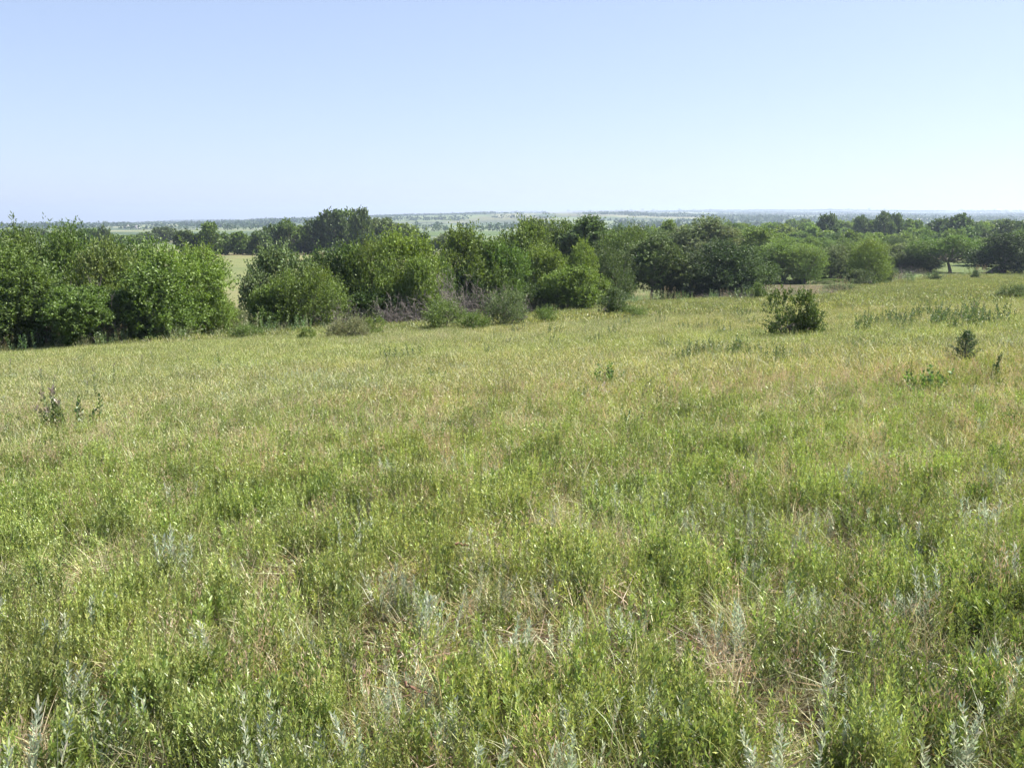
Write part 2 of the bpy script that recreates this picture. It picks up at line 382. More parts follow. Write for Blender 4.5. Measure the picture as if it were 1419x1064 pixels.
sc('meadow_far', 'yellow green meadow growth reaching the tree line', 'grass',
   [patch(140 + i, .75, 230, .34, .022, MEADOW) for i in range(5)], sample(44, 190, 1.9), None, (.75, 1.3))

def tussock(seed):
    return stemmy(seed, 7, .42, .06, .018, [(.13, .19, .06), (.17, .23, .08), (.22, .22, .11)][seed % 3], (.2, .2, .09), .016, .12, .8, .5)
sc('meadow_weeds', 'scattered darker weeds poking out of the middle slope', 'weeds', [tussock(400 + i) for i in range(6)], sample(8, 95, .9), lambda x, y: .06 + .5 * patchy(x, y, 6, 95, .5, .7) * patchy(x, y, 1.7, 96, .4, .7), (.55, 1.15))
sc('pale_tussocks', 'straw coloured tussocks standing above the middle slope', 'dry grass', [patch(420 + i, .16, 60, .42, .006, [(TAN, .8), (OLIVE, .2)], 3) for i in range(3)], sample(8, 70, 1.2), lambda x, y: .1 + .6 * patchy(x, y, 5, 97, .5, .68), (.7, 1.2))
print('t meadow', time.time() - T0)
# ------------------------------------------------------------------ trees
def crown(seed, zc=.5, h=6., w=6., z0=.5, nlobe=16, ntw=900, lpt=14, lsz=.20, lw=.11, shoots=.25, cols=None, rag=1., flat=1., inner=.25):
    g = np.random.default_rng(seed); a = Acc(); C = []; Rd = []
    H = h - z0
    for i in range(nlobe):
        v = norm(g.normal(size=3)); q = g.uniform(.35, .72)
        c = np.array([v[0] * w * .5 * q, v[1] * w * .5 * q, z0 + H * (zc + .5 * v[2] * q * flat)])
        f = 1 - abs((c[2] - z0) / H - .45) * .55
        C.append(c * [f, f, 1]); Rd.append(g.uniform(.16, .27) * min(w, H) * (1.1))
    C = np.array(C); Rd = np.array(Rd)
    k = g.choice(nlobe, ntw, p=Rd ** 2 / (Rd ** 2).sum())
    ax = C[k] - np.array([0, 0, z0 + H * .35])
    dr = norm(g.normal(size=(ntw, 3)) + norm(ax) * .75 + np.array([0, 0, .25]))
    r = Rd[k][:, None]; ins = g.random((ntw, 1)) < inner
    st = C[k] + dr * r * np.where(ins, g.uniform(0, .6, (ntw, 1)), g.uniform(.55, .95, (ntw, 1)))
    tw = norm(dr + np.array([0, 0, .55]) + g.normal(0, .35, (ntw, 3)))
    ln = g.uniform(.25, .6, (ntw, 1)) * (h / 6) * rag
    lg = g.random((ntw, 1)) < shoots * .25; ln = np.where(lg, ln * 1.7, ln)
    c0 = g3((1, 1, 1), .10, ntw, g) * g3((1, 1, 1), .16, nlobe, g)[k]
    for j in range(lpt):
        t = j / lpt
        P = st + tw * ln * t + g.normal(0, .06 * h / 6, (ntw, 3)); P[:, 2] = np.maximum(P[:, 2], .03)
        D = tw * .7 + g.normal(0, .75, (ntw, 3)) + np.array([0, 0, .1])
        cc = c0 * np.clip(1 + g.normal(0, .22, (ntw, 1)), .4, 1.8)
        leaves(a, P, D, lsz * g.uniform(.6, 1.25, ntw), lw * g.uniform(.7, 1.2, ntw), cc, g=g)
    return a, C, Rd
def skeleton(seed, C, h, w, z0, multi=1, r0=.13):
    g = np.random.default_rng(seed + 500); a = Acc(); W3 = np.ones(3)
    zt = max(z0 * .9, h * .12)
    for m in range(multi):
        off = np.array([g.normal(0, .12), g.normal(0, .12), 0]) * (multi > 1)
        top = np.array([g.normal(0, .2), g.normal(0, .2), zt + h * .18]) + off * 3
        tube(a, [off + [0, 0, -.3], off * 1.2 + [0, 0, zt * .5], top * [.6, .6, .75], top], [r0 * 1.3, r0, r0 * .85, r0 * .7], W3, 8)
        for i in range(m, len(C), multi):
            e = C[i]; mid = (top + e) / 2 + g.normal(0, .15, 3) - np.array([0, 0, .1])
            tube(a, [top, mid, e, e + (e - mid) * .6], [r0 * .55, r0 * .36, r0 * .2, r0 * .06], W3, 5)
            for s in range(3):
                d_ = norm(g.normal(size=3) + [0, 0, .4]); tube(a, [mid, mid + d_ * h * .07, mid + d_ * h * .14 + [0, 0, .1]], [r0 * .22, r0 * .14, r0 * .05], W3, 4)
    return a
SPEC = {  # h, w, z0 and leaf character of the kinds; built once each and copied
    'hedge':  dict(h=6, w=6, z0=.15, nlobe=20, ntw=1350, lpt=14, lsz=.20, lw=.12, shoots=.8, rag=1.2, zc=.46),
    'hedge2': dict(h=6, w=5.4, z0=.1, nlobe=17, ntw=1250, lpt=14, lsz=.21, lw=.12, shoots=1., rag=1.3, zc=.46),
    'hedge3': dict(h=6, w=6, z0=.25, nlobe=15, ntw=1500, lpt=15, lsz=.185, lw=.115, shoots=.5, rag=1.0, zc=.44),
    'hedge4': dict(h=6, w=5.6, z0=.12, nlobe=26, ntw=1500, lpt=12, lsz=.17, lw=.09, shoots=1.3, rag=1.5, zc=.42),
    'feather': dict(h=6, w=6, z0=.4, nlobe=18, ntw=1250, lpt=16, lsz=.24, lw=.075, shoots=1.0, rag=1.25),
    'feather2': dict(h=6, w=5.6, z0=.2, nlobe=16, ntw=1250, lpt=16, lsz=.23, lw=.08, shoots=1.1, rag=1.3),
    'round':  dict(h=6, w=6, z0=.75, nlobe=22, ntw=1500, lpt=13, lsz=.19, lw=.12, shoots=0, rag=.75),
    'oval':   dict(h=6, w=4.2, z0=.8, nlobe=16, ntw=1250, lpt=13, lsz=.19, lw=.13, shoots=.1, rag=.85),
    'cotton': dict(h=6, w=4.0, z0=1.2, nlobe=12, ntw=850, lpt=12, lsz=.20, lw=.15, shoots=.2, rag=.8),
    'umbrella': dict(h=6, w=9.0, z0=.8, nlobe=22, ntw=1500, lpt=14, lsz=.22, lw=.09, shoots=.8, flat=.75),
    'bush':   dict(zc=.40, h=2, w=2.6, z0=.03, nlobe=16, ntw=620, lpt=13, lsz=.085, lw=.05, shoots=.9, rag=1.3, inner=.4),
    'bush2':  dict(zc=.38, h=2, w=2.8, z0=.03, nlobe=14, ntw=620, lpt=12, lsz=.09, lw=.04, shoots=2., rag=2.1, inner=.35),
    'far1':   dict(h=6, w=6.5, z0=.3, nlobe=15, ntw=520, lpt=7, lsz=.42, lw=.28, shoots=.1, rag=.8),
    'far2':   dict(h=6, w=5.2, z0=.5, nlobe=12, ntw=430, lpt=7, lsz=.42, lw=.28, shoots=.2, rag=.9),
    'far3':   dict(h=6, w=7.5, z0=.2, nlobe=16, ntw=560, lpt=7, lsz=.42, lw=.26, shoots=.1, rag=.8),
    'dot1':   dict(h=6, w=7, z0=.1, nlobe=9, ntw=70, lpt=4, lsz=1.1, lw=.9, shoots=0, rag=.7),
    'dot2':   dict(h=6, w=9, z0=.1, nlobe=9, ntw=80, lpt=4, lsz=1.1, lw=.9, shoots=0, rag=.7),
}
MESH = {}
def kind_mesh(k):
    if k not in MESH:
        s = dict(SPEC[k]); seed = 1000 + list(SPEC).index(k) * 13
        if s['h'] == 6 and s['lsz'] < .3: s['ntw'] = int(s['ntw'] * 1.3); s['lsz'] *= .85; s['lw'] *= .88
        a, C, Rd = crown(seed, **s)
        sk = skeleton(seed, C, s['h'], s['w'], s['z0'], 3 if 'bush' in k or 'hedge' in k else 1, .16 if k == 'umbrella' else .13 if s['h'] > 3 else .03)
        V = np.vstack(a.V); s['h'] = float(np.percentile(V[:, 2], 99.2)); s['w'] = 2 * float(np.percentile(np.abs(V[:, :2]), 98.2))
        MESH[k] = (a.mesh(k + '_crown', M_leaf), sk.mesh(k + '_trunk', M_bark, True), s)
    return MESH[k]
PAL = dict(dark=(.078, .124, .032), mid=(.142, .215, .046), bright=(.190, .275, .054), olive=(.158, .228, .056), grey=(.150, .205, .078), yellow=(.21, .29, .065), cool=(.108, .160, .050))
def tree(kind, px, top, wpx, Y, col, label, name='tree', cat='tree', group=None, rz=None, base=None, sy=1.0):
    x, y, zt = at(px, top, Y); zb = G(x, y) - .05
    if kind in ('hedge', 'hedge2') and Y < 240: kind = ['hedge', 'hedge2', 'hedge3', 'hedge4'][int(abs(px) * 7 + top) % 4]
    cm, tm, s = kind_mesh(kind); h = max(zt - zb, .5); wm = wpx / F * math.hypot(x, y)
    sz = h / s['h']; sx = wm / s['w'] * 1.06
    r = empty(name, (x, y, zb), rz if rz is not None else rng.uniform(0, 6.28)); r.scale = (sx, sx * sy, sz)
    c = mobj('crown', cm, r); b = PAL[col] if isinstance(col, str) else col; v = rng.uniform(.97, 1.2)
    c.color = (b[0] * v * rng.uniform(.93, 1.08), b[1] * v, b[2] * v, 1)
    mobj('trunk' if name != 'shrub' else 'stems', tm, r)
    tag(r, label, cat, group); return r

T = tree
# left clump, from the edge of the frame inwards
T('feather', -90, 335, 190, 50, 'mid', 'feathery green tree cut off by the left edge of the picture, rear')
T('feather2', 15, 352, 130, 47, 'mid', 'feathery tree with drooping pale sprays at the left edge of the picture')
T('feather', 62, 320, 105, 53, 'mid', 'tall wispy green tree second from the left edge')
T('hedge2', 100, 322, 80, 56, 'cool', 'tall narrow dark tree rising behind the left clump')
T('feather2', 145, 338, 100, 52, 'olive', 'olive green bushy tree in the middle of the left clump')
T('hedge', 190, 338, 95, 55, 'olive', 'olive tree behind the bright one in the left clump')
T('feather', 252, 343, 118, 50, 'bright', 'bright green tree with upright sprays at the right end of the left clump')
T('hedge', 215, 372, 110, 48, 'mid', 'low dark green tree at the front of the left clump')
T('oval', 104, 400, 74, 45.5, 'mid', 'small tree with a thin bare trunk in front of the left clump')
T('hedge', 55, 395, 100, 47, 'dark', 'dark shrubby tree shading the grass at far left')
T('hedge2', -40, 420, 120, 46, 'dark', 'dark shrubby tree mostly past the left edge')
T('hedge', 165, 405, 90, 48, 'dark', 'shaded low tree between the thin trunked tree and the bright one')
T('hedge2', 292, 396, 52, 50.5, 'bright', 'small light green tree at the foot of the bright tree')
T('hedge4', 330, 428, 34, 53, 'grey', 'low greyish scrub tree closing the foot of the pasture gap')
# middle clump
T('hedge2', 395, 345, 100, 58, 'grey', 'grey green tree at the left end of the middle hedge')
T('hedge', 378, 395, 62, 55, 'mid', 'rounded shrubby tree beside the pasture gap')
T('hedge', 425, 372, 90, 56, 'mid', 'leafy green tree in front of the grey green one')
T('hedge', 468, 345, 90, 60, 'dark', 'dark green tree in the middle hedge, left of the tallest')
T('hedge2', 512, 335, 90, 60, 'mid', 'broad leafy tree in the middle hedge with dark gaps')
T('hedge', 560, 325, 90, 61, 'bright', 'tallest bright topped tree of the middle hedge')
T('hedge2', 583, 360, 60, 59, 'bright', 'sunlit leafy tree left of the dead grey brush')
T('hedge', 608, 362, 50, 63, 'mid', 'low leafy tree closing the dip right of the tallest hedge tree')
T('hedge', 520, 400, 80, 58.5, 'dark', 'dark low tree above the pale shrub')
T('hedge', 655, 321, 92, 67, 'mid', 'green tree right of the dead grey brush')
T('hedge2', 690, 338, 75, 67, 'mid', 'leafy tree with a dark underside right of centre')
T('hedge', 645, 375, 60, 65, 'dark', 'dark thicket tree behind the dead brush')
T('hedge', 722, 312, 88, 80, 'mid', 'tall green tree rising behind the centre of the hedge')
T('hedge2', 752, 345, 62, 74, 'bright', 'slanting light green tree right of centre')
T('hedge', 735, 395, 75, 71, 'dark', 'low dark thicket tree under the slanting tree')
T('hedge', 790, 372, 84, 70, 'bright', 'bright round tree at the right end of the near hedge')
T('hedge2', 806, 340, 52, 78, 'bright', 'narrow bright tree behind the round one')
T('hedge', 780, 308, 75, 110, 'mid', 'green tree behind the narrow bright one')
T('cotton', 822, 303, 80, 108, 'cool', 'tall dark tree with a rough top right of centre')
T('hedge', 850, 345, 66, 90, 'dark', 'dark tree left of the bare trunk')
T('hedge2', 868, 315, 66, 104, 'mid', 'light leaved tree above the gap under the branches')
T('round', 905, 328, 84, 96, 'cool', 'dark tree on a short bare trunk with open grass beneath')
T('hedge', 932, 378, 46, 99, 'dark', 'low dark tree hanging over the right side of the gap under the branches')
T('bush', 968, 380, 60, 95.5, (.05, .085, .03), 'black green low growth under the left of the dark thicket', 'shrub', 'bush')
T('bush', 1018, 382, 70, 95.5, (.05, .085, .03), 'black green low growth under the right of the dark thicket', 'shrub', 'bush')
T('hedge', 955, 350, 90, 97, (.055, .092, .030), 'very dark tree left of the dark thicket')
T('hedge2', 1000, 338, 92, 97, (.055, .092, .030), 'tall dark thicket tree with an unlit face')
T('hedge', 1037, 345, 72, 98, 'cool', 'tree at the right end of the dark thicket with sunlit leaves')
T('hedge', 935, 318, 72, 140, 'grey', 'pale green tree behind the dark thicket, left')
T('cotton', 928, 307, 40, 150, 'olive', 'small pale topped tree poking above the wood')
T('round', 985, 304, 88, 138, (.18, .23, .095), 'big round greyish tree above the dark thicket')
T('hedge', 1040, 318, 80, 150, 'olive', 'light olive tree behind the dark thicket, right')
# right side, edge of the far wood
T('hedge2', 1085, 333, 66, 126, (.18, .27, .07), 'rounded yellowish tree beside the bare brown soil')
T('hedge', 1118, 341, 48, 124, (.19, .28, .07), 'smaller yellowish tree touching the rounded one')
T('hedge', 1062, 350, 40, 128, 'mid', 'narrow green tree left of the rounded yellowish one')
T('hedge2', 1152, 342, 52, 134, 'grey', 'pale bush like tree right of the yellowish pair')
T('hedge', 1178, 338, 46, 136, 'olive', 'oval olive tree left of the two toned tree')
T('hedge', 1210, 333, 52, 118, 'bright', 'two toned tree with a lit right side at the meadow edge')
T('bush', 1192, 374, 42, 112, 'cool', 'dark round bush at the meadow edge below the two toned tree', 'shrub', 'bush')
T('hedge', 1222, 362, 34, 122, 'cool', 'small dark tree at the foot of the two toned tree')
T('hedge2', 1262, 340, 62, 165, 'grey', 'greyish tree behind the leafless brush')
T('umbrella', 1320, 328, 92, 160, 'mid', 'spreading umbrella shaped tree on a single trunk', sy=.9)
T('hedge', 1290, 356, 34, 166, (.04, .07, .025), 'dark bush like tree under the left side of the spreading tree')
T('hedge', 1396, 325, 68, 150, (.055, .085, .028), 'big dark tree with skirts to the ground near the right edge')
T('hedge2', 1362, 332, 50, 185, 'mid', 'green tree between the spreading tree and the big dark one')
T('hedge', 1445, 318, 70, 175, 'mid', 'green tree cut off by the right edge')
T('hedge', 1500, 322, 90, 170, 'mid', 'green tree past the right edge of the meadow')
# far line at the back of the pasture
far = [('far2', 257, 320, 26, 'dark', 'dark tree at the left end of the pasture tree line'), ('far1', 272, 325, 26, 'dark', 'low dark tree in the pasture tree line'),
       ('far2', 290, 309, 34, 'mid', 'peaked tree standing up in the pasture tree line'), ('far3', 312, 323, 34, 'olive', 'low olive tree right of the peaked one'),
       ('far1', 335, 322, 30, 'mid', 'low round tree in the flat stretch of the pasture tree line'), ('far3', 357, 321, 34, 'mid', 'wide low tree in the flat stretch of the pasture tree line'),
       ('far1', 378, 312, 34, 'cool', 'dark tree left of the broad pasture tree'), ('far3', 398, 306, 48, 'mid', 'broad tree in the pasture tree line'),
       ('far1', 425, 314, 40, 'olive', 'dull olive tree left of the tall grove'), ('far2', 436, 305, 30, 'cool', 'dark tree at the left foot of the tall grove'),
       ('far2', 460, 292, 40, 'cool', 'left tree of the tall grove'), ('far2', 480, 292, 34, 'mid', 'middle tree of the tall grove'), ('far2', 501, 290, 30, 'cool', 'tallest tree of the tall grove, at its right'),
       ('far3', 470, 318, 60, 'dark', 'dark low tree under the tall grove'), ('far1', 515, 304, 44, 'grey', 'greyish tree right of the tall grove'),
       ('far1', 540, 304, 40, 'grey', 'pale round tree right of the tall grove'), ('far1', 560, 311, 40, 'olive', 'olive tree sloping down from the tall grove'), ('far3', 505, 322, 60, 'dark', 'low dark tree behind the middle hedge'),
       ('far2', 589, 323, 16, 'dark', 'small dark tree standing alone by the green field'), ('far1', 601, 331, 20, 'bright', 'small light bush beside the lone dark tree'), ('far1', 626, 322, 40, 'grey', 'greyish tree at the back of the centre gap')]
for k, px, tp, w, c, lb in far: T(k, px, tp, w, 252 + rng.uniform(-6, 10), c, lb)
for i in range(34):
    px = 258 + i * 9.2 + rng.uniform(-4, 4)
    T(['far3', 'far1'][i % 2], px, 327 + rng.uniform(-4, 5), 30, 262 + rng.uniform(-4, 6), ['dark', 'cool', 'mid'][i % 3], 'low scrubby tree filling the foot of the pasture tree line', group='low trees along the foot of the pasture tree line')
# left background trees
for i, (px, tp, w, Y, c) in enumerate([(-60, 322, 60, 300, 'cool'), (3, 319, 34, 340, 'grey'), (18, 318, 26, 300, 'cool'), (34, 317, 22, 290, 'cool'), (48, 317, 30, 380, 'grey'), (76, 322, 34, 330, 'mid'), (118, 318, 20, 330, 'mid'),
                                       (128, 317, 22, 300, 'mid'), (143, 314, 20, 290, 'cool'), (160, 325, 40, 350, 'mid'), (185, 326, 40, 360, 'olive'), (205, 322, 36, 400, 'cool'), (225, 315, 30, 420, 'cool'), (240, 322, 30, 430, 'mid'), (105, 322, 40, 380, 'mid')]):
    lb = ['tree at the far left beyond the picture edge', 'pale hazy tree at the far left above the pasture', 'dark tree at the left above the pasture corner', 'dark pointed tree beside it above the left clump', 'hazy tree behind the left clump',
          'low green tree showing through the top of the left clump', 'small tree left of the twin topped pair behind the left clump', 'round tree just above the left clump', 'tallest small tree above the left clump', 'low tree behind the olive trees at left',
          'olive low tree below the white farmhouse', 'wide low tree right of the farmhouse', 'dark round tree on the rise left of the pasture tree line', 'low tree behind the light knoll', 'wide tree behind the tall left clump'][i]
    T(['far1', 'far2', 'far3'][i % 3], px, tp, w, Y, c, lb)
for i in range(14):
    T('hedge2' if i % 2 else 'bush2', 1066 + i * 12 + rng.uniform(-5, 5), 388 + rng.uniform(-3, 5), rng.uniform(18, 30), rng.uniform(120, 136), ['grey', 'olive', 'mid'][i % 3], 'low scrubby growth on the ground behind the bare brown soil', 'shrub', 'bush', 'scrub behind the bare brown soil')
for i in range(12):
    px = 1135 + i * 12 + rng.uniform(-5, 5)
    T(['hedge', 'hedge2', 'bush'][i % 3], px, 370 + rng.uniform(-6, 8), rng.uniform(26, 40), rng.uniform(138, 160) + (px - 1075) * .06, ['mid', 'grey', 'cool', 'olive'][i % 4], 'low bushy growth under the trees at the near side of the right wood', 'shrub', 'bush', 'undergrowth at the near side of the right wood')
# skyline trees of the right wood
sky = [(1150, 298, 20, 300, 'cool', 'single round treetop above the wood, right of centre'), (1192, 300, 18, 330, 'cool', 'dark round treetop above the wood'), (1215, 306, 26, 330, 'mid', 'low treetop between two taller ones in the wood'),
       (1228, 295, 20, 320, 'cool', 'tall open treetop on the skyline of the wood'), (1243, 297, 14, 322, 'cool', 'slim treetop right of the tall open one'), (1265, 305, 26, 330, 'mid', 'gentle round treetop at the back of the wood'),
       (1310, 304, 34, 310, 'cool', 'broad dark treetop left of the right hand peak'), (1338, 298, 30, 300, 'cool', 'right hand peak of the wood'), (1366, 308, 24, 360, 'grey', 'hazy round treetop right of the peak'),
       (1402, 306, 30, 280, 'cool', 'dark treetop near the right edge'), (1425, 307, 30, 280, 'cool', 'dark treetop cut by the right edge'), (1092, 312, 30, 300, 'yellow', 'yellowish treetop at the back of the wood'), (735, 305, 30, 200, 'cool', 'hazy dark treetop behind the tall centre tree'), (755, 306, 30, 210, 'grey', 'grey treetop behind the centre of the hedge')]
for i, (px, tp, w, Y, c, lb) in enumerate(sky): T(['far2', 'far1'][i % 2], px, tp, w + 6, Y, c, lb)
# the body of the wood: many trees in rows going back
n = 0
for Y, top, p0, p1, step, w in ((175, 341, 1060, 1500, 27, 40), (205, 334, 960, 1480, 26, 37), (240, 326, 840, 1480, 24, 33), (285, 320, 760, 1500, 23, 30), (340, 315.5, 740, 1500, 21, 27), (410, 312, 930, 1500, 19, 24), (520, 311, 1080, 1500, 20, 22)):
    px = p0
    while px < p1:
        q = px + rng.uniform(-6, 6); tp = top + rng.uniform(-7, 6) - (3 if q > 1300 else 0)
        c = str(rng.choice(['mid', 'mid', 'olive', 'bright', 'yellow', 'cool', 'bright']))
        if Y < 200 and q > 1262: px += step; continue
        zone = 'above the dark thicket' if q < 1060 else 'behind the yellowish trees' if q < 1200 else 'behind the two toned tree' if q < 1290 else 'behind the spreading tree' if q < 1370 else 'at the right edge'
        row = 'front' if Y < 220 else 'middle' if Y < 300 else 'back'
        T(str(rng.choice(['far1', 'far2', 'far3'])) if Y > 230 else str(rng.choice(['hedge', 'round', 'hedge2'])), q, tp, w * rng.uniform(.75, 1.2), Y + rng.uniform(-12, 12), tuple(q_ * 1.15 for q_ in PAL[c]),
          f'leafy tree in the {row} of the wood {zone}', group=f'{row} trees of the wood {zone}')
        px += step; n += 1

# hedgerow and scattered trees far away
def far_wood():
    a = Acc(); g = rng; X = []; Y_ = []; HH = []
    for b in range(150):
        d = math.exp(g.uniform(math.log(1250), math.log(7200))); t = g.uniform(-.6, .62)
        if -.16 < t < .05 and d < 2700 and g.random() < .8: continue
        ln = g.uniform(.03, .16) * d; nn = int(ln / 13); u = np.linspace(0, 1, nn); sl = g.normal(0, .5); hgt = g.uniform(5, 10)
        for row in range(1 if g.random() < .5 else 4):
            X.append(t * d + u * ln + g.normal(0, 5, nn)); Y_.append(d + sl * ln * u * .5 + 30 * np.sin(u * g.uniform(3, 12)) + row * 18 + g.normal(0, 6, nn)); HH.append(hgt * (.55 + .6 * vnoise(u * ln / 60, u * 0 + b, 7)))
    x = np.concatenate(X); y = np.concatenate(Y_); h_ = np.concatenate(HH); k = g.random(len(x)) < .93; x, y, h_ = x[k], y[k], h_[k]; z = ground(x, y); m = len(x)
    for j in range(14):
        P = np.stack([x + g.normal(0, 6, m), y + g.normal(0, 6, m), z + g.uniform(0, .8, m) * h_], 1)
        leaves(a, P, g.normal(size=(m, 3)) * [1, 1, .4], g.uniform(4, 8, m), g.uniform(3, 5, m), g3((.045, .08, .035), .10, m, g), g=g)
    for (p0, p1, Y, h, m) in [(560, 720, 1050, 8, 30), (530, 800, 2450, 7, 24), (0, 240, 1500, 8, 24), (150, 460, 2400, 8, 32), (250, 430, 1100, 6, 18), (300, 460, 1700, 6, 14), (780, 1419, 6300, 13, 40), (700, 960, 1300, 9, 26), (960, 1419, 1500, 9, 28)]:
        px = g.uniform(p0, p1, m); y = Y * g.uniform(.93, 1.07, m); x = (px - CX) / F * y / math.cos(PITCH); z = ground(x, y); hh = h * g.uniform(.6, 1.2, m)
        for j in range(34):
            v = norm(g.normal(size=(m, 3))); P = np.stack([x, y, z + hh * .5], 1) + v * np.stack([hh * .6, hh * .6, hh * .45], 1) * g.uniform(.5, 1, (m, 1))
            leaves(a, P, g.normal(size=(m, 3)), hh * .3, hh * .25, g3((.06, .10, .04), .12, m, g), g=g)
    o = mobj('distant_woodland', a.mesh('distant_woodland', M_leaf)); o.color = (1, 1, 1, 1)
    tag(o, 'bluish bands of woodland across the far plain', 'woodland', kind='stuff')
far_wood()

print('t trees', time.time() - T0)
# ------------------------------------------------------------------ shrubs, brush and weeds
def place_hit(o, px, py): x, y, z = hit(px, py); o.location = (x, y, z - .03); return o
def shrub(kind, px, py, hpx, wpx, col, label, cat='bush', name='shrub', group=None):
    x, y, z = hit(px, py); d = math.hypot(x, y); cm, tm, s = kind_mesh(kind)
    r = empty(name, (x, y, z - .03), rng.uniform(0, 6.28)); r.scale = (wpx / F * d / s['w'],) * 2 + ((hpx / F * d + .2) / s['h'],)
    c = mobj('foliage', cm, r); c.color = (*PAL[col], 1) if isinstance(col, str) else (*col, 1); mobj('stems', tm, r); tag(r, label, cat, group); return r
lone = shrub('bush', 1098, 464, 62, 72, (.12, .175, .048), 'round dark green bush standing alone in the meadow on the right')
lone.rotation_euler[2] = 2.2
shrub('bush2', 1400, 415, 20, 40, 'grey', 'low brownish green bush near the right edge of the meadow')
shrub('bush', 855, 438, 40, 46, 'cool', 'dark low bush at the right end of the near hedge')
shrub('bush2', 885, 439, 16, 44, 'olive', 'low dull weeds right of the dark low bush', 'bush')
shrub('bush', 1052, 414, 22, 30, 'mid', 'small bush at the foot of the dark thicket')
for px, py, h, w, c, lb in ((340, 468, 22, 44, 'mid', 'low scrub in the gap before the pasture'), (700, 452, 60, 60, 'grey', 'greyish scrubby bush at the foot of the centre hedge'), (620, 455, 48, 64, 'olive', 'drab dense bush under the dead brush'),
                           (655, 456, 30, 44, 'mid', 'low green bush right of the drab one'), (520, 462, 26, 30, 'yellow', 'small yellow green bush beside the pale shrub'), (425, 470, 18, 26, 'bright', 'small bright weed clump in front of the hedge'),
                           (760, 447, 26, 40, 'mid', 'low bush in front of the bright round tree'), (210, 470, 20, 40, 'mid', 'low scrub before the bright left tree'), (120, 473, 22, 26, 'bright', 'small bright plant by the thin trunk'), (60, 478, 18, 60, 'olive', 'low shaded brush at the left edge of the meadow'),
                           (1290, 388, 10, 20, 'dark', 'tiny dark bush beneath the spreading tree'), (1350, 386, 12, 12, 'dark', 'tiny dark bush left of the pale fallen log'), (1160, 402, 12, 40, 'grey', 'low grey weeds beside the brown soil')):
    shrub('bush2' if w > 32 else 'bush', px, py, h * .85, w * 1.05, c, lb)
shrub('bush2', 484, 467, 28, 62, (.22, .235, .11), 'pale flowering shrub in front of the middle hedge')

def dead_mesh(seed, n=34, h=2.0, w=1.6):
    g = np.random.default_rng(seed); a = Acc(); W = np.ones(3)
    for i in range(n):
        d = norm(np.array([g.normal() * .5, g.normal() * .5, 1.0])); p = np.array([g.normal() * .15 * w, g.normal() * .15 * w, -.1]); pts = [p]
        L_ = h * g.uniform(.5, 1)
        for k in range(5):
            d = norm(d + g.normal(0, .22, 3)); pts.append(pts[-1] + d * L_ / 5)
            if k > 0:
                for s in range(3):
                    e = norm(d + g.normal(0, .7, 3)); q = pts[-1]; m_ = q + e * L_ * .12; m2 = m_ + norm(e + g.normal(0, .5, 3)) * L_ * .14
                    tube(a, [q, m_, m2], [.008, .006, .003], W, 3)
        tube(a, pts, np.linspace(.022, .006, 6), W, 4)
    return a.mesh('dead_branches', M_dead)
DM = [dead_mesh(i) for i in (1, 2, 3)]
def dead(px, Y, top, wpx, label, i=0):
    x, y, zt = at(px, top, Y); zb = G(x, y); o = mobj('dead_brush', DM[i % 3]); h = max(zt - zb, .4); w = wpx / F * Y / 1.8
    o.location = (x, y, zb); o.scale = (w, w, h / 1.9); o.rotation_euler = (0, 0, i * 1.3); tag(o, label, 'dead bush')
dead(622, 58.5, 375, 62, 'tall tangle of bare grey branches in the gap of the centre hedge', 0)
dead(648, 60, 390, 74, 'bare grey twigs right of the tall dead tangle', 1)
dead(545, 56.5, 410, 50, 'leafless grey shrub under the tallest hedge tree', 2)
dead(468, 55.5, 412, 40, 'forked bare branches behind the pale shrub', 0)
dead(578, 57.2, 408, 44, 'leafless shrub right of the grey one in the hedge', 1)
dead(128, 46.5, 390, 50, 'dead grey branches inside the left clump', 2)
dead(1250, 134, 366, 36, 'leafless greyish brush at the meadow edge left of the spreading tree', 1)
dead(705, 63, 398, 44, 'bare twigs in front of the centre hedge', 2)
dead(1000, 93, 402, 60, 'dead twigs at the foot of the dark thicket', 0)

def weed_mesh(seed, h, lsz, lw, col, nst, tip=None, step=.03, lean=.35, spread=.1):
    return stemmy(seed, nst, h, lsz, lw, col, (.14, .15, .06), step, spread, .7, lean, tip).mesh('leaves', M_weed)
def weed(px, py, me, s, label, cat='weed', name='weed', group=None, color=(1, 1, 1, 1)):
    o = mobj(name, me); x, y, z = hit(px, py); o.location = (x, y, z - .02); o.scale = (s,) * 3; o.rotation_euler = (rng.normal(0, .14), rng.normal(0, .14), rng.uniform(0, 6)); o.color = color
    tag(o, label, cat, group); return o
def hs(px, py, hpx, h):  # scale so the plant spans hpx of the photograph
    x, y, z = hit(px, py); return (hpx / F * math.hypot(x, y) + .27) / h
DK = (.095, .145, .045)
W_iron = weed_mesh(301, .9, .12, .03, (.15, .20, .07), 8, (.27, .22, .18), .014, .45, .12)
W_stalk = weed_mesh(302, 1.0, .075, .02, (.10, .14, .05), 2, (.2, .16, .14), .028, .12, .04)
W_sap = weed_mesh(309, .9, .10, .04, (.06, .10, .035), 3, None, .018, .12, .03)
W_leafy = weed_mesh(303, .6, .10, .045, (.12, .20, .045), 12, None, .03, .7, .12)
W_dark = weed_mesh(304, .6, .07, .03, DK, 10, None, .022, .7, .2)
W_dk2 = weed_mesh(305, .5, .06, .028, (.085, .125, .045), 10, None, .022, .6, .3)
weed(88, 590, W_iron, hs(88, 590, 50, .9), 'dark weed with purplish brown flower heads at the left of the meadow')
weed(120, 588, W_dark, hs(120, 588, 36, .6), 'dark sprawling weed right of the purplish headed one')
weed(58, 545, W_stalk, hs(58, 545, 30, 1.0), 'upright weed with a brown head behind the purplish weed')
